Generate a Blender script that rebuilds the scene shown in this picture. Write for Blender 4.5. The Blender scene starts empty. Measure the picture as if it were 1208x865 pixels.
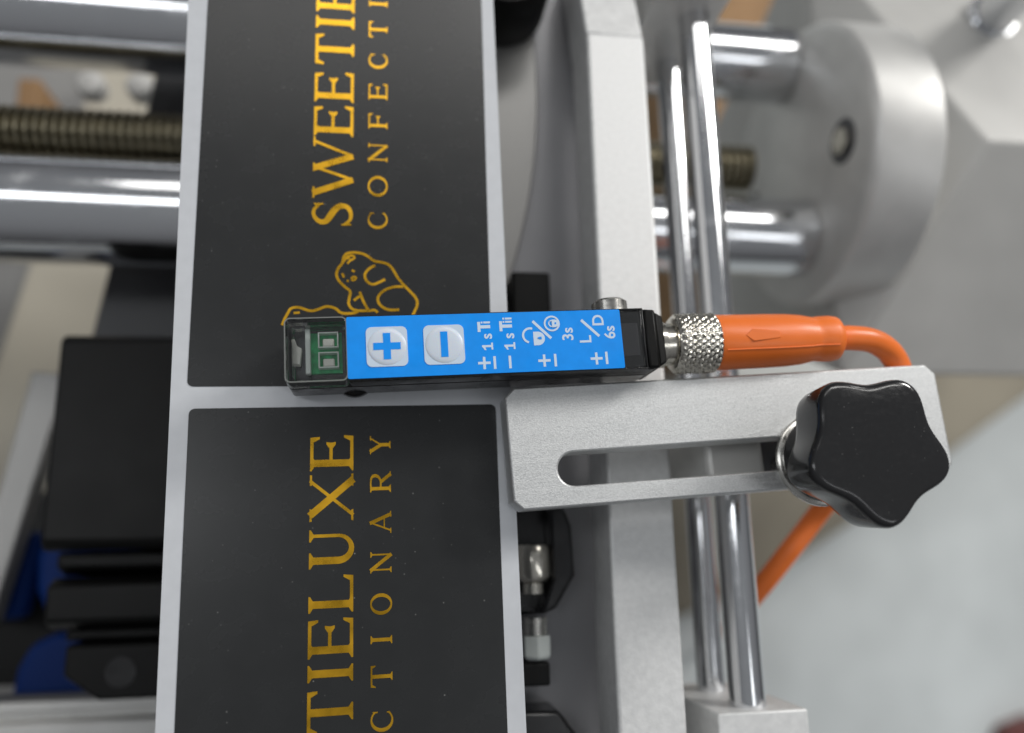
import bpy, bmesh, math, random
from mathutils import Matrix, Vector
random.seed(7)
MM = 0.001
sc = bpy.context.scene
col = sc.collection

# ------------------------------------------------------------------ camera
cam_d = bpy.data.cameras.new('camera')
cam = bpy.data.objects.new('camera', cam_d)
col.objects.link(cam)
R3 = ((0.9877598448559761, 0.011373293890368619, -0.15556714651937711),
      (-0.0449634874584095, 0.9757642877334849, -0.2141549429257762),
      (0.14936121881424072, 0.21852849464096966, 0.9643321644248294))
m = Matrix(R3).to_4x4()
m.translation = (0, 0, 0.140)
cam.matrix_world = m
cam_d.sensor_width = 36.0
cam_d.lens = 28.67
cam_d.clip_start = 0.005
cam_d.clip_end = 50
cam_d.dof.use_dof = True
cam_d.dof.focus_distance = 0.133
cam_d.dof.aperture_fstop = 7.0
sc.camera = cam

# ------------------------------------------------------------------ room light (indoor, ceiling lamps)
world = bpy.data.worlds.new('World')
sc.world = world
world.use_nodes = True
wn, wl = world.node_tree.nodes, world.node_tree.links
bg = wn['Background']
tc = wn.new('ShaderNodeTexCoord'); sx = wn.new('ShaderNodeSeparateXYZ')
rp = wn.new('ShaderNodeValToRGB')
wl.new(tc.outputs['Generated'], sx.inputs[0])
mr = wn.new('ShaderNodeMapRange'); mr.inputs[1].default_value = -1; mr.inputs[2].default_value = 1
wl.new(sx.outputs['Z'], mr.inputs[0]); wl.new(mr.outputs[0], rp.inputs[0])
e = rp.color_ramp.elements
e[0].position = 0.0; e[0].color = (0.05, 0.05, 0.05, 1)
e[1].position = 1.0; e[1].color = (0.20, 0.207, 0.215, 1)
k = rp.color_ramp.elements.new(0.50); k.color = (0.055, 0.055, 0.057, 1)
k = rp.color_ramp.elements.new(0.72); k.color = (0.15, 0.153, 0.16, 1)
wl.new(rp.outputs[0], bg.inputs[0]); bg.inputs[1].default_value = 1.0

def ceiling_lamp(name, loc, size, sizey, power, target=(0, 0.03, 0), colr=(1, 0.98, 0.95), rz=0):
    l = bpy.data.lights.new(name, 'AREA'); l.shape = 'RECTANGLE'
    l.size = size; l.size_y = sizey; l.energy = power; l.color = colr
    o = bpy.data.objects.new(name, l); col.objects.link(o)
    o.location = loc
    d = Vector(target) - Vector(loc)
    o.rotation_euler = d.to_track_quat('-Z', 'Y').to_euler()
    return o
ceiling_lamp('wall_lamp', (1.60, 1.12, 0.95), 0.42, 0.22, 19)
ceiling_lamp('ceiling_lamp', (0.80, 1.10, 1.45), 1.2, 0.20, 8.5)
ceiling_lamp('ceiling_lamp', (-0.05, 1.35, 1.60), 1.2, 0.40, 4.5)
ceiling_lamp('ceiling_lamp', (-1.00, 0.25, 1.60), 0.22, 1.3, 4.5, colr=(0.96, 0.98, 1))
ceiling_lamp('ceiling_lamp', (0.90, -0.60, 1.60), 0.22, 1.2, 2.2, colr=(0.96, 0.98, 1))

vs = sc.view_settings
vs.view_transform = 'Standard'; vs.look = 'None'; vs.exposure = 0.15; vs.gamma = 1.0
vs.use_curve_mapping = False

# ------------------------------------------------------------------ materials
MATS = {}
def mat(name, color, rough=0.5, metal=0.0, var=0.0, vscale=300, bump=0.0, bscale=2000, stretch=None,
        rvar=0.0, spec=0.5, coat=0.0, dust=0.0, dscale=260, sss=0.0, scratch=None, samt=.12):
    M = bpy.data.materials.new(name); M.use_nodes = True
    n, l = M.node_tree.nodes, M.node_tree.links
    b = n['Principled BSDF']
    b.inputs['Base Color'].default_value = (*color, 1)
    b.inputs['Roughness'].default_value = rough
    b.inputs['Metallic'].default_value = metal
    b.inputs['Specular IOR Level'].default_value = spec
    b.inputs['Coat Weight'].default_value = coat
    b.inputs['Coat Roughness'].default_value = 0.08
    if sss: 
        b.inputs['Subsurface Weight'].default_value = sss
        b.inputs['Subsurface Radius'].default_value = (0.002, 0.001, 0.0005)
    t = n.new('ShaderNodeTexCoord'); mp = n.new('ShaderNodeMapping')
    l.new(t.outputs['Object'], mp.inputs['Vector'])
    if stretch: mp.inputs['Scale'].default_value = stretch
    last = None
    if var or rvar:
        nz = n.new('ShaderNodeTexNoise'); nz.inputs['Scale'].default_value = vscale; nz.inputs['Detail'].default_value = 5
        l.new(mp.outputs[0], nz.inputs['Vector'])
        if var:
            r = n.new('ShaderNodeValToRGB'); ee = r.color_ramp.elements
            ee[0].position = 0.3; ee[1].position = 0.7
            ee[0].color = (*[max(0, c * (1 - var)) for c in color], 1)
            ee[1].color = (*[min(1, c * (1 + var)) for c in color], 1)
            l.new(nz.outputs['Fac'], r.inputs[0]); l.new(r.outputs[0], b.inputs['Base Color']); last = r.outputs[0]
        if rvar:
            q = n.new('ShaderNodeMapRange'); q.inputs[1].default_value = .3; q.inputs[2].default_value = .7
            q.inputs[3].default_value = max(0.02, rough - rvar); q.inputs[4].default_value = rough + rvar
            l.new(nz.outputs['Fac'], q.inputs[0]); l.new(q.outputs[0], b.inputs['Roughness'])
    if dust:
        # small settled dust specks: few, irregular, different sizes
        vo = n.new('ShaderNodeTexVoronoi'); vo.inputs['Scale'].default_value = dscale; vo.inputs['Randomness'].default_value = 1
        w = n.new('ShaderNodeTexNoise'); w.inputs['Scale'].default_value = dscale * 3
        ad = n.new('ShaderNodeMixRGB'); ad.inputs[0].default_value = 0.006
        l.new(t.outputs['Object'], w.inputs['Vector']); l.new(t.outputs['Object'], ad.inputs[1]); l.new(w.outputs['Color'], ad.inputs[2])
        l.new(t.outputs['Object'], vo.inputs['Vector'])
        lt = n.new('ShaderNodeMapRange'); lt.inputs[1].default_value = 0.10; lt.inputs[2].default_value = 0.03
        lt.inputs[3].default_value = 0; lt.inputs[4].default_value = 1
        l.new(vo.outputs['Distance'], lt.inputs[0])
        g = n.new('ShaderNodeSeparateColor'); l.new(vo.outputs['Color'], g.inputs[0])
        gt = n.new('ShaderNodeMath'); gt.operation = 'GREATER_THAN'; gt.inputs[1].default_value = 0.62; l.new(g.outputs[0], gt.inputs[0])
        am = n.new('ShaderNodeMath'); am.operation = 'MULTIPLY'; l.new(lt.outputs[0], am.inputs[0]); l.new(gt.outputs[0], am.inputs[1])
        a2 = n.new('ShaderNodeMath'); a2.operation = 'MULTIPLY'; l.new(am.outputs[0], a2.inputs[0]); l.new(g.outputs[1], a2.inputs[1])
        a3 = n.new('ShaderNodeMath'); a3.operation = 'MULTIPLY'; l.new(a2.outputs[0], a3.inputs[0]); a3.inputs[1].default_value = dust
        mx = n.new('ShaderNodeMixRGB'); l.new(a3.outputs[0], mx.inputs[0]); mx.inputs[2].default_value = (.55, .55, .53, 1)
        if last: l.new(last, mx.inputs[1])
        else: mx.inputs[1].default_value = (*color, 1)
        l.new(mx.outputs[0], b.inputs['Base Color'])
    hgt = None
    if scratch:
        m2 = n.new('ShaderNodeMapping'); m2.inputs['Scale'].default_value = scratch; m2.inputs['Rotation'].default_value = (0, 0, .06)
        l.new(t.outputs['Object'], m2.inputs['Vector'])
        n2 = n.new('ShaderNodeTexNoise'); n2.inputs['Scale'].default_value = 1; n2.inputs['Detail'].default_value = 3; n2.inputs['Distortion'].default_value = .3
        l.new(m2.outputs[0], n2.inputs['Vector'])
        q2 = n.new('ShaderNodeMapRange'); q2.inputs[1].default_value = .52; q2.inputs[2].default_value = .70
        q2.inputs[3].default_value = 0; q2.inputs[4].default_value = samt
        l.new(n2.outputs['Fac'], q2.inputs[0])
        a4 = n.new('ShaderNodeMath'); a4.operation = 'ADD'; a4.inputs[0].default_value = rough
        src = b.inputs['Roughness'].links
        if src: l.new(src[0].from_socket, a4.inputs[0])
        l.new(q2.outputs[0], a4.inputs[1]); l.new(a4.outputs[0], b.inputs['Roughness'])
    if bump:
        nb = n.new('ShaderNodeTexNoise'); nb.inputs['Scale'].default_value = bscale; nb.inputs['Detail'].default_value = 4
        l.new(mp.outputs[0], nb.inputs['Vector'])
        bp = n.new('ShaderNodeBump'); bp.inputs['Strength'].default_value = bump; bp.inputs['Distance'].default_value = 0.0001
        l.new(nb.outputs['Fac'], bp.inputs['Height']); l.new(bp.outputs[0], b.inputs['Normal'])
    MATS[name] = M
    return M

mat('liner_white', (0.60, 0.62, 0.65), .42, var=.03, vscale=400, bump=.05, bscale=1500)
mat('label_black', (0.021, 0.0222, 0.023), .27, var=.05, vscale=200, rvar=.01, bump=.03, bscale=1500, dust=.42, dscale=620, spec=.42)
mat('gold_foil', (0.74, 0.41, 0.03), .30, metal=1.0, var=.12, vscale=250, rvar=.08, bump=.15, bscale=900)
mat('plastic_black', (0.012, 0.012, 0.013), .22, rvar=.08, bump=.05, bscale=3000)
mat('plastic_black_matte', (0.006, 0.006, 0.0058), .38, spec=.18, rvar=.02, vscale=120, bump=.15, bscale=2500)
mat('knob_black', (0.018, 0.018, 0.019), .16, rvar=.04, vscale=1500, scratch=(500, 1500, 900), samt=.06, bump=.05, bscale=1200, dust=.5, dscale=1250)
mat('sticker_blue', (0.001, 0.30, 0.96), .45, spec=.3, scratch=(150, 150, 150), samt=-.14, var=.05, vscale=500, bump=.06, bscale=2500)
mat('print_white', (0.62, 0.74, 0.88), .45)
mat('button_white', (0.66, 0.73, 0.82), .33, sss=.2, bump=.03, bscale=900)
mat('button_rim', (0.60, 0.71, 0.84), .4)
mat('aluminium_blasted', (0.64, 0.65, 0.65), .46, metal=.75, var=.12, vscale=4500, rvar=.10, bump=.42, bscale=6500, stretch=(.6, 1, 1), scratch=(60, 2500, 2500), samt=.2)
mat('aluminium_edge', (0.56, 0.57, 0.58), .33, metal=.9, var=.08, vscale=900, bump=.2, bscale=2200, stretch=(1, 1, .2))
mat('aluminium_cast', (0.73, 0.735, 0.73), .55, metal=.35, var=.07, vscale=700, rvar=.08, bump=.4, bscale=1600)
mat('aluminium_turned', (0.66, 0.655, 0.635), .42, metal=.35, var=.05, vscale=150, bump=.1, bscale=1200)
mat('paint_silver', (0.50, 0.495, 0.475), .45, metal=.1, var=.05, vscale=60, bump=.08, bscale=1200)
mat('chrome', (0.74, 0.75, 0.77), .11, metal=1.0, scratch=(90, 90, 90), samt=.14, rvar=.03, vscale=400, bump=.02, bscale=600)
mat('steel', (0.52, 0.51, 0.48), .24, metal=1.0, rvar=.08, var=.08, vscale=900)
mat('nickel', (0.66, 0.63, 0.56), .20, metal=1.0, rvar=.06, vscale=1500)
mat('screw_steel', (0.25, 0.225, 0.16), .35, metal=1.0, var=.25, vscale=500)
mat('paint_dark', (0.075, 0.076, 0.082), .42, var=.10, vscale=40, rvar=.06, bump=.2, bscale=1800, dust=.2, dscale=500)
mat('paint_plate', (0.30, 0.30, 0.315), .36, metal=.2, var=.08, vscale=40, rvar=.06, bump=.15, bscale=1500)
mat('paint_mid', (0.32, 0.315, 0.305), .36, metal=.3, var=.08, vscale=30, bump=.1, bscale=1500)
mat('orange_pvc', (0.92, 0.20, 0.03), .38, var=.06, vscale=120, rvar=.06, bump=.16, bscale=500, sss=.05, scratch=(60, 700, 700), samt=.15)
mat('pcb_green', (0.01, 0.42, 0.14), .35, var=.4, vscale=900)
mat('chip_white', (0.85, 0.84, 0.78), .5)
mat('led_frame', (0.78, 0.84, 0.80), .25)
mat('cardboard', (0.34, 0.20, 0.095), .75, var=.15, vscale=40, bump=.2, bscale=300)
mat('cardboard_dull', (0.26, 0.235, 0.185), .8, var=.35, vscale=9, bump=.2, bscale=300)
mat('cream_board', (0.56, 0.52, 0.43), .6, var=.06, vscale=20)
mat('navy_plastic', (0.002, 0.022, 0.13), .5, spec=.15, var=.15, vscale=30)
mat('floor_paint', (0.63, 0.67, 0.675), .5, var=.11, vscale=13, rvar=.1, bump=.3, bscale=60)
mat('maroon', (0.13, 0.035, 0.03), .5, var=.2, vscale=40)
mat('painted_glint', (0.22, 0.23, 0.22), .3)  # lighter grey standing in for light caught on the window edge
mat('nylon', (0.60, 0.64, 0.62), .4)

def clear_plastic():
    M = bpy.data.materials.new('clear_plastic'); M.use_nodes = True
    n, l = M.node_tree.nodes, M.node_tree.links
    for q in list(n): n.remove(q)
    o = n.new('ShaderNodeOutputMaterial'); mx = n.new('ShaderNodeMixShader')
    tr = n.new('ShaderNodeBsdfTransparent'); tr.inputs[0].default_value = (.985, .99, .987, 1)
    gl = n.new('ShaderNodeBsdfGlossy'); gl.inputs['Roughness'].default_value = .12
    fr = n.new('ShaderNodeFresnel'); fr.inputs[0].default_value = 1.5
    ad = n.new('ShaderNodeMath'); ad.operation = 'ADD'; ad.inputs[1].default_value = .012; l.new(fr.outputs[0], ad.inputs[0])
    nz = n.new('ShaderNodeTexNoise'); nz.inputs['Scale'].default_value = 900
    t = n.new('ShaderNodeTexCoord'); l.new(t.outputs['Object'], nz.inputs['Vector'])
    bp = n.new('ShaderNodeBump'); bp.inputs['Strength'].default_value = .35; bp.inputs['Distance'].default_value = .0001
    l.new(nz.outputs['Fac'], bp.inputs['Height']); l.new(bp.outputs[0], gl.inputs['Normal'])
    l.new(ad.outputs[0], mx.inputs[0]); l.new(tr.outputs[0], mx.inputs[1]); l.new(gl.outputs[0], mx.inputs[2])
    l.new(mx.outputs[0], o.inputs[0])
    MATS['clear_plastic'] = M
clear_plastic()

# ------------------------------------------------------------------ helpers (all lengths in millimetres)
class G:
    def __init__(s): s.v = []; s.f = []
    def add(s, v, f):
        o = len(s.v); s.v += [tuple(p) for p in v]; s.f += [tuple(i + o for i in q) for q in f]; return s
    def box(s, x0, x1, y0, y1, z0, z1):
        return s.prism([(x0, y0), (x1, y0), (x1, y1), (x0, y1)], z0, z1)
    def prism(s, poly, z0, z1):
        n = len(poly)
        v = [(x, y, z0) for x, y in poly] + [(x, y, z1) for x, y in poly]
        f = [tuple(range(n - 1, -1, -1)), tuple(range(n, 2 * n))] + [(i, (i + 1) % n, n + (i + 1) % n, n + i) for i in range(n)]
        return s.add(v, f)
    def prism_x(s, poly, x0, x1):      # poly in (y, z), extruded along x
        n = len(poly)
        v = [(x0, y, z) for y, z in poly] + [(x1, y, z) for y, z in poly]
        f = [tuple(range(n - 1, -1, -1)), tuple(range(n, 2 * n))] + [(i, (i + 1) % n, n + (i + 1) % n, n + i) for i in range(n)]
        return s.add(v, f)
    def sheet(s, poly, z):
        return s.add([(x, y, z) for x, y in poly], [tuple(range(len(poly)))])
    def lathe(s, prof, n=48, axis='z', c=(0, 0, 0), cap=True):   # prof: (radius, height)
        v, f = [], []
        for r, h in prof:
            for i in range(n):
                a = 2 * math.pi * i / n
                p = (r * math.cos(a), r * math.sin(a), h)
                if axis == 'x': p = (p[2], p[0], p[1])
                if axis == 'y': p = (p[1], p[2], p[0])
                v.append((p[0] + c[0], p[1] + c[1], p[2] + c[2]))
        for k in range(len(prof) - 1):
            for i in range(n):
                j = (i + 1) % n
                f.append((k * n + i, k * n + j, (k + 1) * n + j, (k + 1) * n + i))
        if cap:
            f.append(tuple(range(n - 1, -1, -1))); f.append(tuple((len(prof) - 1) * n + i for i in range(n)))
        return s.add(v, f)
    def tube(s, path, rad, n=20):
        pts = [Vector(p) for p in path]; rs = rad if isinstance(rad, (list, tuple)) else [rad] * len(pts)
        up = Vector((0, 0, 1)); v, f = [], []
        t0 = (pts[1] - pts[0]).normalized()
        nrm = t0.cross(up); nrm = nrm.normalized() if nrm.length > 1e-4 else Vector((1, 0, 0))
        for i, p in enumerate(pts):
            t = (pts[min(i + 1, len(pts) - 1)] - pts[max(i - 1, 0)]).normalized()
            nrm = (nrm - t * nrm.dot(t)).normalized(); b = t.cross(nrm)
            for k in range(n):
                a = 2 * math.pi * k / n
                v.append(p + (nrm * math.cos(a) + b * math.sin(a)) * rs[i])
        for i in range(len(pts) - 1):
            for k in range(n):
                j = (k + 1) % n
                f.append((i * n + k, i * n + j, (i + 1) * n + j, (i + 1) * n + k))
        f.append(tuple(range(n - 1, -1, -1))); f.append(tuple((len(pts) - 1) * n + i for i in range(n)))
        return s.add(v, f)
    def mesh(s, name):
        me = bpy.data.meshes.new(name)
        me.from_pydata([(x * MM, y * MM, z * MM) for x, y, z in s.v], [], s.f)
        bm = bmesh.new(); bm.from_mesh(me); bmesh.ops.recalc_face_normals(bm, faces=bm.faces); bm.to_mesh(me); bm.free()
        me.update(); return me
    def build(s, name, material, parent=None, bevel=0, smooth=False, seg=2, loc=None, rot=0, ang=40):
        me = s.mesh(name)
        o = bpy.data.objects.new(name, me); col.objects.link(o)
        me.materials.append(MATS[material])
        if parent: o.parent = parent
        if loc: o.location = [c * MM for c in loc]
        if rot: o.rotation_euler.z = math.radians(rot)
        if bevel:
            b = o.modifiers.new('bevel', 'BEVEL'); b.width = bevel * MM; b.segments = seg; b.limit_method = 'ANGLE'; b.angle_limit = math.radians(35)
            b.harden_normals = False
        if smooth or bevel:
            for p in me.polygons: p.use_smooth = True
            me.set_sharp_from_angle(angle=math.radians(ang))
        return o

def flat(polys, z, dz=0.0022):
    g = G()
    for i, p in enumerate(polys): g.sheet(p, z + dz * (i % 31))
    return g

def tag(o, label=None, cat=None, group=None, kind=None):
    if label: o['label'] = label
    if cat: o['category'] = cat
    if group: o['group'] = group
    if kind: o['kind'] = kind
    return o
def thing(name, label, cat, loc=(0, 0, 0), rot=0, group=None):
    o = bpy.data.objects.new(name, None); col.objects.link(o)
    o.empty_display_size = 0.005
    o.location = [c * MM for c in loc]; o.rotation_euler.z = math.radians(rot)
    return tag(o, label, cat, group)
MA = -1.4                                        # the machine's own axes are turned a little against the label strip
_c, _s = math.cos(math.radians(MA)), math.sin(math.radians(MA))
def mx(x, y, z=0): return (x * _c - y * _s, x * _s + y * _c, z)
def mthing(name, label, cat, loc=(0, 0, 0), rot=0, group=None):
    return thing(name, label, cat, mx(*loc), MA + rot, group)

def catmull(P, n=8, closed=False):
    out = []; N = len(P)
    for i in range(N - 1):
        p0 = P[max(i - 1, 0)]; p1 = P[i]; p2 = P[i + 1]; p3 = P[min(i + 2, N - 1)]
        for k in range(n):
            t = k / n
            out.append(tuple(0.5 * (2 * b + (c - a) * t + (2 * a - 5 * b + 4 * c - d) * t * t + (3 * b - a - 3 * c + d) * t ** 3) for a, b, c, d in zip(p0, p1, p2, p3)))
    out.append(tuple(P[-1])); return out

def stroke(P, w):
    """quads of a ribbon along a 2D polyline; w a width or a list of widths"""
    n = len(P); ws = w if isinstance(w, (list, tuple)) else [w] * n
    L, Rr = [], []
    for i, (x, y) in enumerate(P):
        ax, ay = P[max(i - 1, 0)]; bx, by = P[min(i + 1, n - 1)]
        dx, dy = bx - ax, by - ay; q = math.hypot(dx, dy) or 1
        nx, ny = -dy / q, dx / q
        L.append((x + nx * ws[i] / 2, y + ny * ws[i] / 2)); Rr.append((x - nx * ws[i] / 2, y - ny * ws[i] / 2))
    return [[Rr[i], Rr[i + 1], L[i + 1], L[i]] for i in range(n - 1)]

# ------------------------------------------------------------------ roman serif capitals, cap height 1
TH, TN, SF = .165, .075, .05
def line(a, b, w): return [stroke([a, b], w)[0]]
def vstem(x, w, y0=0, y1=1, s0=True, s1=True, ext=.10):
    p = [[(x - w / 2, y0), (x + w / 2, y0), (x + w / 2, y1), (x - w / 2, y1)]]
    for y, d, on in ((y0, 1, s0), (y1, -1, s1)):
        if on:
            e_ = w / 2 + ext
            p.append([(x - e_, y), (x + e_, y), (x + e_, y + d * SF * .7), (x + w / 2, y + d * SF * 2.0), (x - w / 2, y + d * SF * 2.0), (x - e_, y + d * SF * .7)])
    return p
def serif(x, y, d, e_): return [[(x - e_, y), (x + e_, y), (x + e_ * .9, y + d * SF), (x - e_ * .9, y + d * SF)]]
def arm(x0, x1, y, up):      # horizontal arm with a wedge at its end; up: +1 / -1 / 0
    p = [[(x0, y - TN / 2), (x1, y - TN / 2), (x1, y + TN / 2), (x0, y + TN / 2)]]
    for d in ((1, -1) if up == 0 else (up,)):
        h = .11 if up == 0 else .22
        yb = y - d * TN / 2 * (0 if up == 0 else 1)
        p.append([(x1 - .13, yb + d * TN * .6), (x1, yb), (x1 + .02, yb + d * h), (x1 - .035, yb + d * h)])
    return p
def gI(w): return vstem(w / 2, TH)
def gE(w): return vstem(.10 + TH / 2, TH) + arm(.2, w - .04, 1 - TN / 2, -1) + arm(.2, w * .80, .52, 0) + arm(.2, w - .01, TN / 2, 1)
def gF(w): return vstem(.10 + TH / 2, TH) + arm(.2, w - .02, 1 - TN / 2, -1) + arm(.2, w * .82, .50, 0)
def gL(w): return vstem(.10 + TH / 2, TH) + arm(.2, w - .02, TN / 2, 1)
def gT(w): return vstem(w / 2, TH, s1=False) + arm(w / 2, w - .02, 1 - TN / 2, -1) + [[(w - x, y) for x, y in q] for q in arm(w / 2, w - .02, 1 - TN / 2, -1)]
def gW(w):
    a = w * .30; b = w * .70; t = w * .5
    return (line((.10, 1), (a, 0), TH) + line((a, 0), (t, .96), TN) + line((t - .03, .98), (b, 0), TH) + line((b, 0), (w - .09, 1), TN)
            + serif(.12, 1, -1, .16) + serif(w - .1, 1, -1, .14) + serif(t, 1, -1, .12))
def gX(w): return line((.12, 1), (w - .12, 0), TH) + line((.12, 0), (w - .14, 1), TN) + serif(.13, 1, -1, .15) + serif(w - .13, 1, -1, .13) + serif(.12, 0, 1, .13) + serif(w - .13, 0, 1, .15)
def gU(w):
    xl, xr = .10 + TH / 2, w - .13
    P = [(xl, .4)] + [((xl + xr) / 2 - (xr - xl) / 2 * math.cos(t), .34 - .30 * math.sin(t)) for t in [i * math.pi / 14 for i in range(15)]] + [(xr, .4)]
    ws = [TH] + [TH + (TN - TH) * i / 14 for i in range(15)] + [TN]
    return stroke(P, ws) + vstem(xl, TH, .38, 1, s0=False) + vstem(xr, TN, .38, 1, s0=False)
def gN(w): return vstem(.14, TN, 0, 1, s1=False) + vstem(w - .14, TN, 0, 1, s0=False) + line((.10, 1), (w - .13, 0), TH) + serif(.10, 1, -1, .12)
def gA(w): return line((.11, 0), (w * .5, 1), TN) + line((w * .46, 1.02), (w - .12, 0), TH) + [[(w * .26, .30), (w * .76, .30), (w * .73, .36), (w * .29, .36)]] + serif(.11, 0, 1, .13) + serif(w - .12, 0, 1, .15)
def gY(w): return line((.10, 1), (w / 2, .46), TH) + line((w - .10, 1), (w / 2, .46), TN) + vstem(w / 2, TH, 0, .5, s1=False) + serif(.11, 1, -1, .14) + serif(w - .11, 1, -1, .12)
def gO(w):
    n = 36; P = [(w / 2 + (w / 2 - .07) * math.cos(t), .5 + .475 * math.sin(t)) for t in [i * 2 * math.pi / n for i in range(n + 1)]]
    ws = [TN + (TH - TN) * abs(math.cos(i * 2 * math.pi / n)) ** 1.3 for i in range(n + 1)]
    return stroke(P, ws)
def gC(w):
    n = 28; A = [math.radians(42 + (318 - 42) * i / n) for i in range(n + 1)]
    P = [(w * .54 + (w * .54 - .08) * math.cos(t), .5 + .475 * math.sin(t)) for t in A]
    ws = [TN + (TH - TN) * max(0, -math.cos(t)) ** .9 for t in A]
    x1, y1 = P[0]; x2, y2 = P[-1]
    return stroke(P, ws) + [[(x1 - .04, y1 + .05), (x1 - .02, y1 - .13), (x1 + .035, y1 - .13), (x1 + .04, y1 + .12)],
                            [(x2 - .04, y2 - .05), (x2 - .02, y2 + .09), (x2 + .03, y2 + .09), (x2 + .035, y2 - .05)]]
def gS(w):
    C = [(w * .86, .84), (w * .66, .95), (w * .42, .95), (w * .19, .82), (w * .20, .66), (w * .42, .55), (w * .66, .45), (w * .84, .30), (w * .78, .12), (w * .52, .04), (w * .28, .06), (w * .10, .18)]
    P = catmull(C, 5); n = len(P)
    ws = [TN + (TH * 1.05 - TN) * math.exp(-((i / (n - 1) - .5) / .26) ** 2) for i in range(n)]
    return stroke(P, ws) + [[(w * .80, .90), (w * .88, .72), (w * .94, .72), (w * .93, .98)], [(w * .04, .02), (w * .10, .02), (w * .17, .12), (w * .09, .28), (w * .03, .28)]]
def gR(w):
    xs = .10 + TH / 2
    P = [(xs, 1 - TN / 2), (w * .55, 1 - TN / 2), (w * .76, .90), (w * .82, .75), (w * .74, .58), (w * .52, .49), (xs, .49)]
    Q = catmull(P, 4); n = len(Q)
    ws = [TN + (TH - TN) * math.exp(-((i / (n - 1) - .5) / .2) ** 2) for i in range(n)]
    return vstem(xs, TH) + stroke(Q, ws) + line((w * .50, .50), (w - .10, 0), TH * .95) + serif(w - .10, 0, 1, .13)
GL = dict(I=gI, E=gE, F=gF, L=gL, T=gT, W=gW, X=gX, U=gU, N=gN, A=gA, Y=gY, O=gO, C=gC, S=gS, R=gR)

def letters(spec, base_x, cap):
    """spec: (char, start, end) along +y; the letters' up is -x"""
    out = []
    for ch, a, b in spec:
        w = (b - a) / cap
        for p in GL[ch](w):
            out.append([(base_x - y * cap, a + x * cap) for x, y in p])
    return out

# ================================================================== THE SETTING
fl = G().box(-2500, 2500, -2500, 2500, -470, -450).build('floor', 'floor_paint')
tag(fl, 'pale grey painted workshop floor far below the machine', 'floor', kind='structure')

# ================================================================== LABEL STRIP
Y0 = 27.9
strip = thing('label_strip', 'white backing strip carrying glossy black labels with gold lettering', 'label strip', (0, 0, 0))
def liner():
    g = G(); ys = [-150 + 10 * i for i in range(36)]; xs = [-35, -20, -6.4, 8, 22.2]
    v = [(x, y, -.15) for y in ys for x in xs]
    f = [(j * 5 + i, j * 5 + i + 1, (j + 1) * 5 + i + 1, (j + 1) * 5 + i) for j in range(35) for i in range(4)]
    g.add(v, f); g.v += []
    return g
ln = liner().build('backing_strip', 'liner_white', strip)
so = ln.modifiers.new('thickness', 'SOLIDIFY'); so.thickness = .15 * MM; so.offset = -1

BIG = [('S', 57.0, 61.7), ('W', 62.6, 74.2), ('E', 74.6, 80.7), ('E', 81.5, 87.6), ('T', 89.2, 95.6), ('I', 96.5, 99.8),
       ('E', 100.4, 106.5), ('L', 107.4, 113.3), ('U', 114.3, 120.5), ('X', 122.0, 129.6), ('E', 130.2, 136.1)]
SMALL = [('C', 56.7, 60.1), ('O', 63.0, 67.0), ('N', 69.8, 73.6), ('F', 76.5, 79.6), ('E', 82.4, 85.7), ('C', 88.9, 92.2), ('T', 95.5, 98.9),
         ('I', 102.0, 103.6), ('O', 106.7, 110.0), ('N', 113.3, 116.7), ('A', 119.7, 123.2), ('R', 126.4, 129.8), ('Y', 132.9, 135.9)]
BEAR = {
 'outline': [(5.0, 39.6), (5.53, 41.01), (6.12, 42.41), (6.03, 43.59), (5.16, 44.76), (3.84, 46.17), (2.74, 47.58), (1.87, 49.12), (0.99, 50.06), (-0.34, 50.41), (-1.46, 50.64), (-2.34, 51.34), (-3.45, 51.93), (-5.0, 52.15), (-6.21, 51.9), (-6.76, 51.18), (-6.98, 50.11), (-7.64, 49.17), (-7.97, 47.99), (-7.53, 46.82), (-6.55, 45.77), (-5.57, 44.85), (-5.68, 43.8), (-5.79, 42.64), (-5.25, 41.72), (-4.16, 41.37), (-2.41, 41.37), (-1.31, 41.48), (-0.77, 41.02)],
 'arm': [(-1.24, 49.81), (-2.36, 49.09), (-3.03, 48.02), (-2.7, 46.85), (-1.71, 46.26), (-0.6, 46.62), (0.51, 47.22)],
 'leg': [(3.72, 45.93), (2.05, 45.81), (0.49, 45.22), (-0.52, 44.28), (-0.75, 43.34), (-0.21, 42.3), (1.11, 41.6), (2.99, 41.6)],
 'tie': [(-2.41, 41.48), (-3.28, 43.11), (-3.92, 44.85)],
 'tie2': [(-3.93, 44.04), (-4.92, 43.22)],
 'ear': [(-6.76, 50.35), (-6.1, 51.31), (-5.22, 51.55), (-4.89, 51.08), (-5.66, 50.6), (-6.1, 50.0)],
 'ear2': [(-6.32, 50.95), (-5.66, 51.19)],
 'eye1': [(-5.34, 48.83), (-4.79, 48.53)],
 'eye2': [(-6.98, 48.23), (-6.66, 47.41)],
 'nose': [(-5.45, 47.18), (-5.01, 47.58), (-4.57, 47.42), (-4.9, 46.95), (-5.45, 47.07)],
 'mouth': [(-6.22, 46.83), (-5.78, 46.83)],
 'bear2': [(-17.0, 38.6), (-16.6, 39.8), (-16.1, 40.81), (-15.58, 41.61), (-14.31, 41.84), (-12.38, 41.26), (-11.09, 41.49), (-9.58, 42.06), (-8.07, 41.72), (-6.99, 40.91), (-5.03, 40.91), (-4.16, 41.25)],
 'ear3': [(-15.15, 40.81), (-14.08, 40.92)]}
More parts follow.
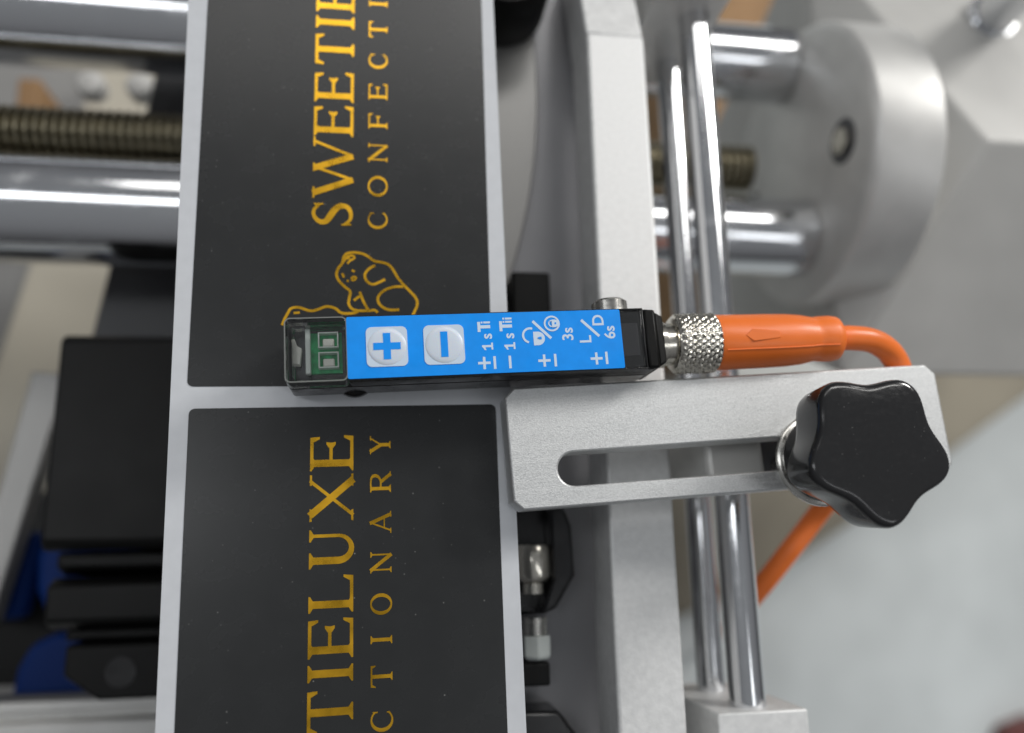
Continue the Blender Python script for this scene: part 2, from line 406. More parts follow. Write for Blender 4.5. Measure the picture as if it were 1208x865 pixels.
def rrect(x0, x1, y0, y1, r, n=5):
    out = []
    for cx, cy, a0 in ((x1 - r, y1 - r, 0), (x0 + r, y1 - r, 90), (x0 + r, y0 + r, 180), (x1 - r, y0 + r, 270)):
        for i in range(n + 1):
            a = math.radians(a0 + 90 * i / n); out.append((cx + r * math.cos(a), cy + r * math.sin(a)))
    return out
emb = []
for kk, P in BEAR.items():
    q = catmull(P, 6) if len(P) > 2 else P
    w = .42 if kk in ('ear', 'ear2', 'nose', 'mouth', 'eye1', 'eye2', 'ear3') else .5
    emb += stroke(q, w)
SH = lambda polys: [[(x, y - Y0) for x, y in p] for p in polys]
lab_me = lab = None
for i, (off, lb) in enumerate(((0, 'black label with bear drawing beside the blue sensor'), (-116.7, 'lower black label whose word ends below the bracket'))):
    if i == 0:
        lab = G().prism(rrect(-32.1, 19.2, 0, 113.2, 1.0), .01, .10).build('printed_label', 'label_black', strip)
        kids = [flat(SH(letters(BIG, -5.3, 7.1)), .125).build('large_gold_lettering', 'gold_foil', lab),
                flat(SH(letters(SMALL, .9, 3.45)), .125).build('small_gold_lettering', 'gold_foil', lab),
                flat(SH(emb), .125).build('bear_drawing', 'gold_foil', lab)]
        o = lab
    else:
        o = lab.copy(); col.objects.link(o)
        for c in kids:
            d = c.copy(); col.objects.link(d); d.parent = o
    o.location = ((-.35 if i else 0) * MM, (Y0 + off) * MM, 0)
    o.rotation_euler.z = math.radians(-.7 if i == 0 else -.25)
    o['label'] = lb
lab.location.x = -0.3 * MM

# ================================================================== SENSOR
SA = 1.6
sen = thing('label_sensor', 'slim black photoelectric sensor with blue sticker and plus and minus buttons', 'sensor', (-15.2, 31.25, 1.5), SA)
body = G()
body.prism(rrect(0, 60, -5.25, 5.25, .6, 3), 0, 6.3)
body.prism([(9.7, -5.25), (60, -5.25), (60, 5.25), (9.7, 5.25)], 6.32, 10.6)
body.build('lower_housing', 'plastic_black', sen, bevel=.35)
# front window: clear walls and roof over the circuit board
win = G().prism(rrect(-.15, 9.7, -5.3, 5.3, .9, 4), 6.35, 11.35).prism(rrect(.95, 9.6, -4.3, 4.3, .5, 4), 6.36, 10.3).build('clear_window', 'clear_plastic', sen, bevel=.5)
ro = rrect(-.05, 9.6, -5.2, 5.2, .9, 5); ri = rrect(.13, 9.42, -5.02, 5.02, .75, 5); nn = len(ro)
G().add([(x, y, 11.37) for x, y in ro] + [(x, y, 11.37) for x, y in ri], [(i, (i + 1) % nn, nn + (i + 1) % nn, nn + i) for i in range(nn)]).build('window_edge_glint', 'painted_glint', sen)  # flat grey ring paints the catch light along the window's top edge
pcb = G().box(3.2, 8.6, -3.0, 3.7, 6.45, 7.0).build('circuit_board', 'pcb_green', sen)
G().box(2.9, 3.7, -3.3, 4.1, 7.05, 8.6).build('light_bar', 'led_frame', sen, bevel=.15)
G().prism([(.9, -1.5), (2.0, -1.7), (2.3, 1.0), (1.6, 1.4), (1.2, 2.6), (.7, 2.4), (1.0, .9)], 6.5, 8.3).build('white_chip', 'chip_white', sen, bevel=.1)
for yy in (2.2, -1.1):
    fr = G()
    for (a, b_, c_, d_) in ((4.9, 8.1, yy + 1.1, yy + 1.3), (4.9, 8.1, yy - 1.3, yy - 1.1), (4.9, 5.1, yy - 1.1, yy + 1.1), (7.9, 8.1, yy - 1.1, yy + 1.1)):
        fr.box(a, b_, c_, d_, 7.02, 8.5)
    f_ = fr.build('indicator_frame', 'led_frame', sen)
    G().box(5.6, 7.4, yy - .95, yy + .35, 7.02, 7.9).build('indicator_lamp', 'chip_white', f_, bevel=.2)
# black rim that carries the clear cover along the whole top
rim = G()
for y_ in (-5.25, 4.95): rim.box(9.7, 58.6, y_, y_ + .3, 10.62, 11.25)
rim.box(58.3, 58.6, -4.94, 4.94, 10.62, 11.25)
rim.build('cover_rim', 'plastic_black', sen, bevel=.1)
G().box(54.2, 58.3, -4.9, 4.9, 10.62, 11.2).build('clear_rear_window', 'clear_plastic', sen, bevel=.15)
G().box(54.6, 57.6, -2.8, 2.8, 10.61, 10.72).build('rear_window_chip', 'paint_dark', sen)
st = G().prism(rrect(9.55, 54.5, -5.0, 5.05, .25, 2), 11.26, 11.42).build('blue_sticker', 'sticker_blue', sen)

def text_polys(body, size):
    cu = bpy.data.curves.new('t', 'FONT'); cu.body = body; cu.size = size; cu.resolution_u = 4; cu.offset = size * .018
    ob = bpy.data.objects.new('t', cu); col.objects.link(ob)
    dg = bpy.context.evaluated_depsgraph_get(); dg.update()
    me = bpy.data.meshes.new_from_object(ob.evaluated_get(dg))
    v = [(p.co.x, p.co.y) for p in me.vertices]; f = [tuple(p.vertices) for p in me.polygons]
    bpy.data.objects.remove(ob); bpy.data.meshes.remove(me); bpy.data.curves.remove(cu)
    return v, f
ZP = 11.45
def stext(name, body, s, y, size, bold=0):
    """text centred at (s, y), read along +y, letters' up towards -s"""
    v, f = text_polys(body, size)
    cx = (min(p[0] for p in v) + max(p[0] for p in v)) / 2; cy = (min(p[1] for p in v) + max(p[1] for p in v)) / 2
    g = G().add([(s - (b - cy), y + (a - cx), ZP) for a, b in v], f)
    return g.build(name, 'print_white', st)
def spoly(name, polys, m_='print_white'): return flat(polys, ZP).build(name, m_, st)
def rect(s0, s1, y0, y1): return [(s0, y0), (s1, y0), (s1, y1), (s0, y1)]
def plus(s, y, h=1.02, w=.42): return [rect(s - h, s + h, y - w / 2, y + w / 2), rect(s - w / 2, s + w / 2, y - h, y + h)]
def minus(s, y, h=1.05, w=.42): return [rect(s - w / 2, s + w / 2, y - h, y + h)]
for i, (s, y) in enumerate(((31.15, -3.27), (41.01, -3.25), (49.78, -3.23))): spoly('plus_mark', plus(s, y))
for i, (s, y) in enumerate(((32.85, -3.27), (35.35, -3.27), (42.85, -3.25), (51.5, -3.2))): spoly('minus_mark', minus(s, y))
for s, y in ((31.85, .3), (35.5, .25)):
    stext('printed_text', 's', s + .2, y + .85, 2.6)
    spoly('printed_digit', [rect(s - .9, s + .9, y - .98, y - .62), [(s - .9, y - .8), (s - .5, y - 1.45), (s - .2, y - 1.45), (s - .45, y - .8)], rect(s + .6, s + .9, y - 1.4, y - .25)])
stext('printed_text', '3s', 45.25, 1.1, 2.6); stext('printed_text', '6s', 52.4, 1.15, 2.6)
stext('printed_text', 'L', 48.2, .15, 2.75); stext('printed_text', 'D', 50.6, 3.3, 2.7)
# heavy T with one and with two short strokes
for s, nst in ((31.5, 1), (35.1, 2)):
    y = 2.75
    p = [rect(s - 1.1, s - .62, y - .85, y + .85), rect(s - .62, s + 1.0, y - .27, y + .27)]
    for q in range(nst):
        yy = y + .72 + .55 * q
        p += [rect(s - .1, s + 1.0, yy - .16, yy + .16), rect(s - .52, s - .22, yy - .16, yy + .16)]
    spoly('printed_letter', [q for q in p if q])
spoly('slash_mark', [stroke([(39.55, 3.45), (42.45, .45)], .46)[0]]); spoly('slash_mark', [stroke([(47.75, 3.4), (50.6, .55)], .46)[0]])
def disc(s, y, r, n=20, a0=0, a1=360): return [(s + r * math.cos(math.radians(a0 + (a1 - a0) * i / n)), y + r * math.sin(math.radians(a0 + (a1 - a0) * i / n))) for i in range(n if a1 - a0 == 360 else n + 1)]
def arcs(s, y, r, w, a0, a1, n=16): return stroke(disc(s, y, r, n, a0, a1 - .001 if a1 - a0 == 360 else a1), w)
# closed padlock in a ring, open padlock
ring = arcs(42.75, 2.95, 1.2, .3, 0, 360, 28) + [disc(43.2, 2.95, .66, 16, -90, 90)[::1] + [(42.75, 3.61), (42.75, 2.29)]] + arcs(42.75, 2.95, .5, .2, 90, 270, 10)
spoly('padlock_mark', ring)
opl = [disc(40.25, .5, 1.15, 18, -90, 90) + [(39.5, 1.65), (39.5, -.65)]] + arcs(39.0, 1.05, 1.2, .36, 70, 255, 14)
spoly('padlock_mark', opl)
g = flat([rect(43.0, 43.25, 2.86, 3.04), rect(43.2, 43.5, 2.78, 3.12), rect(40.2, 40.5, .42, .68), rect(40.45, 40.85, .33, .77)], ZP + .06)
g.build('keyhole_mark', 'sticker_blue', st)
# raised buttons
for s, kind in ((15.78, 'plus'), (24.86, 'minus')):
    b_ = G().prism(rrect(s - 3.25, s + 3.25, -3.25, 3.25, .9, 5), 11.43, 11.52).build('push_button', 'button_rim', st)
    b_['label'] = 'white %s button on the blue sticker' % kind
    G().lathe([(3.05, 11.525), (2.95, 11.58), (2.75, 11.66), (2.3, 11.73), (1.2, 11.76), (.01, 11.77)], 48, c=(s, 0, 0)).build('button_cap', 'button_white', b_, smooth=True, ang=60)
    if kind == 'plus': P_ = [rect(s - 2.15, s + 2.15, -.58, .58), rect(s - .58, s + .58, -2.15, 2.15)]
    else: P_ = [rect(s - .58, s + .58, -2.1, 2.1)]
    flat(P_, 11.79).build('button_symbol', 'sticker_blue', b_)
# lens nose, side screw, rear end
G().lathe([(3.5, 0), (3.5, 1.9), (3.2, 2.3)], 32, c=(10.3, -2.3, -.6)).build('lens_nose', 'plastic_black', sen, smooth=True)
sc_ = G().lathe([(1.6, 5.26), (1.6, 5.4), (3.1, 5.45), (3.1, 7.6), (2.7, 8.0)], 32, 'y', c=(54.4, 0, 6.2))
sc_.build('side_screw', 'steel', sen, smooth=True)
cap = G().box(58.75, 60.9, -5.1, 5.1, .4, 11.0)
cap.build('end_cap', 'plastic_black_matte', sen, bevel=.5)
rb = G()
for q in range(9): rb.box(60.92, 61.25, -4.6 + q * 1.0, -4.1 + q * 1.0, 1, 10.4)
tp = G().add([(60.91, y, z) for y, z in ((-4.7, .8), (4.7, .8), (4.7, 10.6), (-4.7, 10.6))] + [(62.4, y, z) for y, z in ((-4.0, 1.7), (4.0, 1.7), (4.0, 10.0), (-4.0, 10.0))],
           [(3, 2, 1, 0), (4, 5, 6, 7), (0, 1, 5, 4), (1, 2, 6, 5), (2, 3, 7, 6), (3, 0, 4, 7)])
tp.build('tapered_end', 'plastic_black_matte', sen, bevel=.3)
G().lathe([(4.1, 62.3), (4.1, 63.1), (3.7, 63.3), (3.7, 65.6)], 40, 'x', c=(0, 0, 6)).build('metal_collar', 'nickel', sen, smooth=True)

# ================================================================== CABLE WITH PLUG
cab = thing('orange_cable', 'orange sensor cable with moulded plug and knurled metal nut', 'cable', (-15.2, 31.25, 1.5), SA)
def knurl():
    g = G(); N, K = 144, 44; x0, x1, r0 = 64.9, 72.9, 5.2
    prof_lo, prof_hi = 1.0, 1.0
    v = []
    for k in range(K + 1):
        t = k / K; x = x0 + (x1 - x0) * t
        env = min(1, t / .10, (1 - t) / .06); env = max(0, env)
        for i in range(N):
            a = 2 * math.pi * i / N
            u1 = (i / N * 30 + t * 5.0); u2 = (i / N * 30 - t * 5.0)
            tri = lambda u: abs((u % 1) - .5) * 2
            d = .40 * min(tri(u1), tri(u2)) + .10 * tri(u1)
            r = r0 - .25 - (1 - env) * .45 + d * min(1, env) * .95
            groove = .35 * math.exp(-((t - .36) / .025) ** 2)
            r -= groove * .6
            v.append((x, r * math.cos(a), r * math.sin(a) + 6))
    f = [(k * N + i, k * N + (i + 1) % N, (k + 1) * N + (i + 1) % N, (k + 1) * N + i) for k in range(K) for i in range(N)]
    f += [tuple(range(N)), tuple(K * N + i for i in range(N))]
    return g.add(v, f)
knurl().build('knurled_nut', 'nickel', cab, smooth=True, ang=60)
boot = [(4.75, 72.7), (4.9, 73.3), (4.85, 77), (4.8, 82), (4.7, 86), (4.45, 89), (4.05, 91.0), (3.95, 91.8), (4.1, 92.4), (4.15, 94.6), (3.95, 95.8), (3.3, 96.3), (2.4, 96.5)]
G().lathe(boot, 40, 'x', c=(0, 0, 6)).build('plug_boot', 'orange_pvc', cab, smooth=True, ang=50)
seam = [(x, 4.55 * 0 - (r_ + .02) * math.sin(.5), 6 + (r_ + .02) * math.cos(.5)) for r_, x in boot[1:10]]
G().tube(seam, .13, 8).build('mould_seam', 'orange_pvc', cab, smooth=True)
# grip arrow moulded on the plug
ar = G().add([(78, -1.1, 10.7), (83, -.7, 10.62), (83, .7, 10.62), (78, 1.1, 10.7), (77, 0, 10.72), (78, -1.1, 10.95), (83, -.6, 10.85), (83, .6, 10.85), (78, 1.1, 10.95), (76.6, 0, 10.9)],
           [(5, 6, 7, 8, 9), (0, 1, 6, 5), (1, 2, 7, 6), (2, 3, 8, 7), (3, 4, 9, 8), (4, 0, 5, 9)])
ar.build('moulded_arrow', 'orange_pvc', cab, bevel=.08)
cpath = [(94.5, 0, 6), (99, 0, 6), (104, -.6, 5.2), (108.6, -2.6, 3), (112.5, -6, -1), (114.5, -11, -8), (115, -17, -17), (109.6, -29.4, -31.5), (102.2, -38.4, -35.5), (96.5, -46.6, -41.5), (96.7, -52.2, -53.5), (106.5, -57.7, -81.5), (130.1, -66.4, -141.5), (174.6, -81.1, -251.5), (251.3, -106.2, -441.5)]
G().tube(catmull(cpath, 8), 2.25, 20).build('cable_sheath', 'orange_pvc', cab, smooth=True, ang=70)

# ================================================================== BRACKET AND KNOB
BA = 2.35
br = thing('mounting_bracket', 'silver slotted bracket plate holding the sensor above the strip', 'bracket', (20.75, 5.4, 0.6), BA)
def bracket_mesh():
    bm = bmesh.new()
    out = [(1.6, 0), (78, 0), (80, 2.2), (80, 18.6), (78.2, 20.4), (1.6, 20.4), (0, 18.8), (0, 1.6)]
    sl = []
    cx0, cx1, cy, r = 10.7, 72, 6.15, 2.8
    for i in range(13):
        a = math.radians(90 + 180 * i / 12); sl.append((cx0 + r * math.cos(a), cy + r * math.sin(a)))
    for i in range(13):
        a = math.radians(-90 + 180 * i / 12); sl.append((cx1 + r * math.cos(a), cy + r * math.sin(a)))
    vo = [bm.verts.new((x * MM, y * MM, 0)) for x, y in out]; vi = [bm.verts.new((x * MM, y * MM, 0)) for x, y in sl]
    eo = [bm.edges.new((vo[i], vo[(i + 1) % len(vo)])) for i in range(len(vo))]
    ei = [bm.edges.new((vi[i], vi[(i + 1) % len(vi)])) for i in range(len(vi))]
    r_ = bmesh.ops.triangle_fill(bm, use_beauty=True, use_dissolve=False, edges=eo + ei)
    # drop faces that fill the slot
    for f in list(bm.faces):
        c = f.calc_center_median() / MM
        if cx0 - r * .9 < c.x < cx1 + r * .9 and abs(c.y - cy) < r * .98 and all(v in vi for v in f.verts): bm.faces.remove(f)
    ex = bmesh.ops.extrude_face_region(bm, geom=list(bm.faces))
    for v in [q for q in ex['geom'] if isinstance(q, bmesh.types.BMVert)]: v.co.z += 6.5 * MM
    bmesh.ops.recalc_face_normals(bm, faces=bm.faces)
    me = bpy.data.meshes.new('slotted_plate'); bm.to_mesh(me); bm.free(); return me
me = bracket_mesh()
bo = bpy.data.objects.new('slotted_plate', me); col.objects.link(bo); bo.parent = br; me.materials.append(MATS['aluminium_blasted'])
bv = bo.modifiers.new('bevel', 'BEVEL'); bv.width = .35 * MM; bv.segments = 2; bv.limit_method = 'ANGLE'; bv.angle_limit = math.radians(50)
for p in me.polygons: p.use_smooth = True
me.set_sharp_from_angle(angle=math.radians(35))

kn = thing('star_knob', 'glossy black five lobed star knob screwed on the bracket', 'knob', (75.0, 12.2, 7.1), 0)
G().lathe([(8.1, 0.02), (8.1, .7), (7.7, 1.0)], 48).build('steel_washer', 'steel', kn, smooth=True)
G().lathe([(7.2, 1.02), (7.4, 1.5), (7.3, 2.2), (6.7, 3.0), (6.5, 8.6)], 48).build('base_collar', 'knob_black', kn, smooth=True)
def lobes(s, n=150, ph=127):
    out = []
    for i in range(n):
        a = 2 * math.pi * i / n
        c = math.cos(5 * (a - math.radians(ph)))
        r = 11.05 + 1.15 * c + .05 * math.cos(10 * (a - math.radians(ph)))
        out.append((a, r * s))
    return out
def star():
    g = G(); n = 150; v = []; f = []
    prof = [(.50, 8.5, .9), (.78, 8.6, .35), (.90, 8.9, .05), (.95, 9.5, 0), (.97, 10.5, 0), (.985, 13, 0), (1.0, 16.9, 0), (.99, 17.4, 0), (.966, 17.82, 0), (.93, 18.05, 0), (.88, 18.14, 0), (.6, 18.2, .1), (.3, 18.24, .3), (.02, 18.25, .5)]
    for s, z, rd in prof:
        for a, r in lobes(1, n):
            rr = (r * (1 - rd) + 11 * rd) * s
            if s > .8 and z > 16: rr = r - (1 - s) * 11
            v.append((rr * math.cos(a), rr * math.sin(a), z))
    for k in range(len(prof) - 1):
        for i in range(n):
            j = (i + 1) % n; f.append((k * n + i, k * n + j, (k + 1) * n + j, (k + 1) * n + i))
    f += [tuple(range(n)), tuple((len(prof) - 1) * n + i for i in range(n))]
    return g.add(v, f)
star().build('star_grip', 'knob_black', kn, smooth=True, ang=70)
G().lathe([(2.4, -26), (2.4, .01)], 20).build('threaded_stud', 'steel', kn, smooth=True)

# ================================================================== RIGHT HAND FRAME: bar, rods, blocks
bar = mthing('flat_bar', 'pale cast aluminium bar running under the bracket', 'bar', (46.8, 40, -8))
bg_ = G()
prof = [(-150, -16, 0), (62, -16, 0), (66, -16, 0), (67, -19, -3), (100, -19, -3)]
W0, W1 = -6.3, 6.2
bg_.box(W0, W1, -150, 66, -14, 0)
bg_.build('bar_body', 'aluminium_cast', bar, bevel=.7, seg=3)
be = G().add([(W0, 66.2, -14), (W1, 66.2, -14), (W1, 66.2, -.6), (W0, 66.2, -.6), (W0, 95, -22), (W1, 95, -22), (W1, 95, -9), (W0, 95, -9)],
             [(3, 2, 1, 0), (4, 5, 6, 7), (0, 1, 5, 4), (1, 2, 6, 5), (2, 3, 7, 6), (3, 0, 4, 7)])
be.build('sloped_end', 'aluminium_cast', bar, bevel=.5)

def rod(name, label, x, z, r, y0, y1, cat='rod', mt='chrome', grp=None):
    o = mthing(name, label, cat, (x, y0, z), 0, grp)
    L = y1 - y0
    G().lathe([(r - .4, 0), (r, .4), (r, L - .4), (r - .4, L)], 40, 'y').build('shaft', mt, o, smooth=True)
    return o
rod('chrome_rod', 'thicker upper chrome rod right of the flat bar', 68.9, -18, 3.45, -38, 126, grp='rods beside the flat bar')
rod('chrome_rod', 'thinner lower chrome rod behind the upper one', 68.9, -36, 2.95, -38, 126, grp='rods beside the flat bar')
eb = mthing('rod_end_block', 'silver block holding the lower ends of the two chrome rods', 'block', (69.2, -30.2, -46))
G().box(-8.8, 8.8, -26, 0, 0, 34).build('block_body', 'aluminium_cast', eb, bevel=.4)
eb2 = mthing('rod_end_block', 'silver block holding the upper ends of the two chrome rods', 'block', (66.5, 118.6, -46))
G().box(-9.5, 8.2, 0, 22, 0, 37).build('block_body', 'aluminium_turned', eb2, bevel=.5)
cb = thing('rod_clamp', 'grey clamp block gripping the rods under the slotted bracket', 'clamp', (57.6, 9.2, -27), BA)
G().box(0, 11.2, 0, 15, 0, 26.5).build('clamp_body', 'aluminium_turned', cb, bevel=1.2, seg=3)
G().box(11.6, 27, 1.5, 13.5, 8, 20).build('clamp_jaw', 'paint_dark', cb, bevel=.6)

# ================================================================== PLATE BESIDE THE STRIP
pl = mthing('side_plate', 'dark grey painted plate between the strip and the silver bar', 'plate', (0, 0, -36))
G().prism([(-34, -190), (47, -190), (47, 170), (-34, 170)], 0, 6).build('plate_sheet', 'paint_plate', pl, bevel=.5)
cp = mthing('curved_plate', 'grey plate with a curved right edge beside the upper label', 'plate', (0, 0, -29.9))
arc = [(33.4 - 150 + 150 * math.cos(math.radians(t)), 104 + 150 * math.sin(math.radians(t))) for t in [-24 + 1.6 * i for i in range(31)]]
G().prism([(-30, arc[0][1])] + arc + [(-30, arc[-1][1])], 0, 3.2).build('plate_sheet', 'paint_mid', cp, bevel=.4)
bk = mthing('round_black_roller', 'short round black roller at the upper edge beside the strip', 'roller', (24, 124, -29.6))
G().lathe([(10.6, 3.3), (11.2, 4.2), (11.2, 18.6), (10.4, 19.6), (3, 19.8)], 48).build('roller_drum', 'plastic_black_matte', bk, smooth=True)
tag(mthing('guide_block', 'small dark block tucked under the sensor', 'block', (29.5, 48, -30)), 'small black block beside the strip just above the sensor', 'block')
G().box(-4, 4.2, -9, 9, .1, 9).build('block_body', 'plastic_black_matte', bpy.data.objects['guide_block'], bevel=.6)

hk = mthing('adjuster_bracket', 'black hooked bracket with a steel adjuster screw beside the lower label', 'bracket', (0, 0, -30))
G().prism([(20, 8.5), (34.8, 8.3), (36.2, 4), (36.6, -5.5), (31.8, -12.8), (20, -13)], .1, 5).build('bracket_body', 'plastic_black', hk, bevel=.7)
G().prism([(31.6, 7.8), (34.6, 7.6), (36.0, 4), (36.3, -5.3), (32.4, -11.4), (29.4, -12.4), (31.8, -6)], 5.02, 11).build('bracket_rib', 'plastic_black', hk, bevel=.7)
G().lathe([(3.3, 0.6), (3.6, .1), (3.6, -5.2), (3.0, -6.2), (2.2, -6.6), (2.2, -8.5)], 32, 'y', c=(28.2, 0, 9.6)).build('screw_head', 'nickel', hk, smooth=True)
G().lathe([(2.4, -13), (2.4, -16.2)], 32, 'y', c=(28.6, 0, 8)).build('screw_sleeve', 'steel', hk, smooth=True)
G().lathe([(2.9, -16.3), (2.9, -20.2), (2.2, -20.8)], 6, 'y', c=(28.8, 0, 8)).build('nylon_nut', 'nylon', hk, bevel=.3)
G().box(24.5, 31.2, -25.5, -21.3, .1, 9).build('screw_stop', 'plastic_black_matte', hk, bevel=.4)
h2 = mthing('adjuster_bracket', 'black chamfered bracket cut off by the bottom edge of the picture', 'bracket', (0, 0, -30))
G().prism([(20, -29.6), (32.5, -29.8), (36.8, -35.5), (36.8, -50), (20, -50)], .1, 10).build('bracket_body', 'plastic_black', h2, bevel=.7)

# ================================================================== SHAFTS, SCREW, FLANGE, HOUSING
ZS = -70
def hshaft(label, y, r=11.2):
    o = mthing('chrome_shaft', label, 'shaft', (-260, y, ZS), 0, 'pair of thick horizontal shafts')
    G().lathe([(r, 0), (r, 379)], 56, 'x').build('shaft', 'chrome', o, smooth=True)
    G().lathe([(13.2, .5), (14.0, 1.2), (14.0, 232), (13.2, 232.8)], 64, 'x').build('sleeve', 'chrome', o, smooth=True)
hshaft('thick chrome shaft, upper of the pair running into the flange', 143.4)
hshaft('thick chrome shaft, lower of the pair running into the flange', 87.2)
ls = mthing('lead_screw', 'threaded brown steel lead screw between the two chrome shafts', 'lead screw', (-260, 108.3, ZS))
pitch = 2.3; L = 379 - 12; N = int(L / pitch)
prf = []
for i in range(N):
    x = i * pitch; prf += [(5.0, x), (6.7, x + .75), (6.7, x + 1.0), (5.0, x + 1.7)]
G().lathe(prf, 24, 'x').build('thread', 'screw_steel', ls, smooth=True, ang=20)
cc = mthing('shaft_collar', 'black collar on the upper chrome shaft at the top left edge', 'collar', (-72, 146, ZS + 11))
G().prism(rrect(-9, 9, 3, 22, 1.5), .3, 8).build('collar_body', 'plastic_black_matte', cc, bevel=.6)

flg = mthing('round_flange', 'thick turned aluminium flange where the two shafts end', 'flange', (119.6, 109.5, ZS))
G().lathe([(38.5, 0), (40.6, 1.6), (41.0, 2.4), (41.0, 19.5), (40, 20.5)], 96, 'x').build('flange_disc', 'aluminium_turned', flg, smooth=True)
def bolt(y, z, r=4.0):
    b_ = G().lathe([(r + 1.1, -.12), (r + 1.1, -.02)], 28, 'x', c=(0, y, z)).build('bolt_recess', 'paint_dark', flg, smooth=True)
    G().lathe([(r * .75, -1.2), (r * .75, -.2)], 6, 'x', c=(0, y, z)).build('bolt_head', 'nickel', b_)
bolt(-5, 26, 5); bolt(0, -28, 3.4)
hs = mthing('machine_housing', 'silver painted housing with sloped facets behind the flange', 'housing', (0, 0, -190))
V0 = (159.7, 105.2, 150); A0 = (128.2, 189, 126); B0 = (128.7, 47, 117)
V1 = (330, 105.2, 150); A1 = (330, 189, 126); B1 = (330, 47, 117)
def low(p): return (p[0] + (20 if p[0] < 200 else 0), 95 if p[1] < 100 else p[1], 0)
vv = [V0, A0, B0, V1, A1, B1, low(A0), low(B0), low(A1), low(B1)]
hm = G().add(vv, [(0, 1, 2), (0, 3, 4, 1), (0, 2, 5, 3), (3, 5, 4), (1, 6, 7, 2), (1, 4, 8, 6), (2, 7, 9, 5), (4, 5, 9, 8), (6, 8, 9, 7)])
hm.build('housing_shell', 'paint_silver', hs, bevel=1.2, seg=3)
ps = mthing('chrome_post', 'short chrome post standing on the silver housing at the top right', 'post', (178.8, 153.5, -54.5))
G().lathe([(7.6, 0), (7.6, 2.5), (6.2, 2.6), (6.2, 50)], 40).build('post_shaft', 'chrome', ps, smooth=True)

# ================================================================== LEFT: plate, motor cover, blue parts
lp = thing('lower_plate', 'dark grey plate under the black motor cover at the left', 'plate', (0, 0, -101))
G().prism([(-65, 160), (-74, 100), (-84, 40), (-86, 10), (-64, 6), (-64, -33), (-30, -33), (-30, 160)], 0, 6).build('plate_sheet', 'paint_dark', lp, bevel=.5)
G().box(-72, -38, 55.0, 59.5, 6.02, 6.3).build('slot_strip', 'plastic_black_matte', lp)
mc = mthing('motor_cover', 'black ribbed plastic motor cover left of the label strip', 'motor cover', (-30.5, 0, -95))
def cov(x0, prof, nm='cover_rib', mt='plastic_black_matte', b=.9): return G().prism_x(prof, x0, 0).build(nm, mt, mc, bevel=b, seg=3)
cov(-46, [(52, 0.1), (52, 33), (50.5, 35), (3.5, 35), (1.5, 33), (1.5, .1)], 'cover_top')
cov(-45, [(1.2, 0.1), (1.2, 27), (-2.5, 27), (-4.2, 22), (-4.2, .1)])
cov(-45, [(-4.5, 0.1), (-4.5, 28), (-6, 31.5), (-14, 31.5), (-15.8, 28), (-15.8, .1)])
cov(-43, [(-16.1, 0.1), (-16.1, 23), (-19, 23), (-19, .1)])
G().prism([(-41, -19.3), (-41, -26), (-33, -31.5), (0, -31.5), (0, -19.3)], .1, 28).build('cover_foot', 'plastic_black_matte', mc, bevel=.8)
G().lathe([(3.4, 0), (3.4, .4)], 28, c=(-28.5, -25.5, 28.05)).build('screw_recess', 'plastic_black', mc, smooth=True)

cbd = thing('cream_board', 'cream coloured board lying below the machine at the left', 'board', (0, 0, -190))
G().prism([(-113, 210), (-86, 210), (-117, 20), (-155, 20)], 0, 8).build('board_sheet', 'cream_board', cbd, bevel=.8)
sb = thing('angled_bar', 'silver flat bar slanting past the black motor cover', 'bar', (0, 0, -110))
G().prism([(-98, 54), (-88, 53), (-96, 18), (-103, -14), (-118, -14), (-104, 20)], 0, 8).build('bar_body', 'paint_mid', sb, bevel=.6)
mb = thing('lower_machine_bed', 'grey machine bed far below the shafts at the left', 'machine bed', (0, 0, -215))
G().prism([(-420, -200), (20, -200), (20, 420), (-420, 420)], 0, 12).build('bed_sheet', 'paint_mid', mb, bevel=1)
tray = mthing('black_tray', 'black tray under the navy blue housings at the left edge', 'tray', (0, 0, -140))
G().prism([(-175, -36), (-62, -36), (-62, 20), (-108, 20), (-175, -4)], 0, 9).build('tray_sheet', 'plastic_black_matte', tray, bevel=.6)
for (lb, poly, z, h) in (('rounded navy blue housing beside the motor cover foot', [(-98, -34), (-97, -26), (-94, -20), (-88, -17.5), (-62, -17.5), (-62, -34)], -119, 14),
                         ('narrow navy blue housing behind the motor cover ribs', [(-95, 4), (-94.5, -6), (-91, -14), (-62, -14), (-62, 8), (-92, 8)], -120, 13),
                         ('slanted navy blue panel at the left edge of the picture', [(-97, 10), (-101, -14), (-125, -14), (-111, 10)], -124, 8)):
    o = thing('blue_housing', lb, 'housing', (0, 0, z))
    G().prism(poly, 0, h).build('housing_shell', 'navy_plastic', o, bevel=2.2, seg=4)
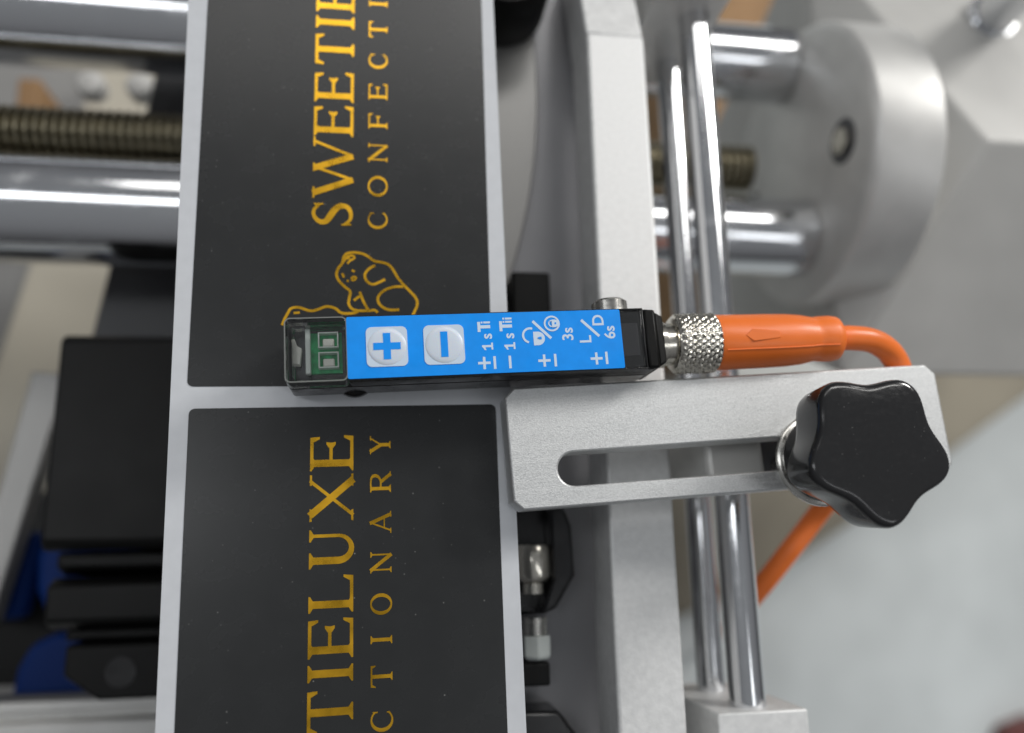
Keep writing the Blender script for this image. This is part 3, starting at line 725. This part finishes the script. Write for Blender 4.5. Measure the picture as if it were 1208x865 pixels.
rl = mthing('aluminium_rail', 'grooved aluminium rail crossing the lower left corner', 'rail', (-240, -43.5, -100))
G().prism_x([(0, 0), (8.5, 0), (8.5, 7), (6.2, 7), (6.2, 4), (3.6, 4), (3.6, 8), (0, 8), (-3.2, 8), (-3.2, 5), (-6, 5), (-6, 9), (-16, 9), (-16, 0)], 0, 215).build('rail_profile', 'aluminium_turned', rl, bevel=.5)
G().box(0, 215, 8.7, 9.7, 0, 5).build('rail_edge', 'paint_dark', rl)

# ================================================================== BACKGROUND ON THE FLOOR
def boxes(name, label, cat, poly, z0, z1, m_):
    o = thing(name, label, cat, (0, 0, z0))
    G().prism(poly, 0, z1 - z0).build('carton_body', m_, o, bevel=2)
    return o
boxes('cardboard_sheet', 'dull brown carton top behind the knob and orange cable', 'carton', [(150, -50), (210, -31), (246, -14), (295, 11), (415, 79), (560, 170), (560, 215), (430, 112), (300, 100), (150, 40)], -449.9, -330, 'cardboard_dull')
G().prism([(300, 97), (440, 106), (440, 119), (300, 110)], 120.2, 123).build('carton_flap', 'cardboard', bpy.data.objects['cardboard_sheet'], bevel=.6)
boxes('cardboard_box', 'brown cardboard box seen between the shafts beside the flange', 'carton', [(186, 122), (262, 128), (270, 190), (330, 300), (330, 420), (190, 420)], -449.9, -300, 'cardboard')
boxes('reddish_block', 'reddish brown block at the bottom right corner on the floor', 'block', [(440, -154), (446, -146), (470, -140), (500, -150), (500, -190), (440, -190)], -449.9, -435, 'maroon')
bp_ = thing('brown_post', 'thin brown post seen at the far left between the shafts', 'post', (0, 0, -202.9))
G().box(-136, -128, 166, 182, 0, 40).build('post_body', 'cardboard', bp_, bevel=1)
for x, lb in ((-92, 'left of two bright bolt heads between the shafts at the left'), (-77, 'right of two bright bolt heads between the shafts at the left')):
    o = thing('bright_bolt', lb, 'bolt', (x, 151, -118), 0, 'bolt heads between the shafts')
    G().lathe([(4.3, 0), (4.5, 5), (3.8, 6.2), (1, 6.5)], 24).build('bolt_head', 'aluminium_turned', o, smooth=True)
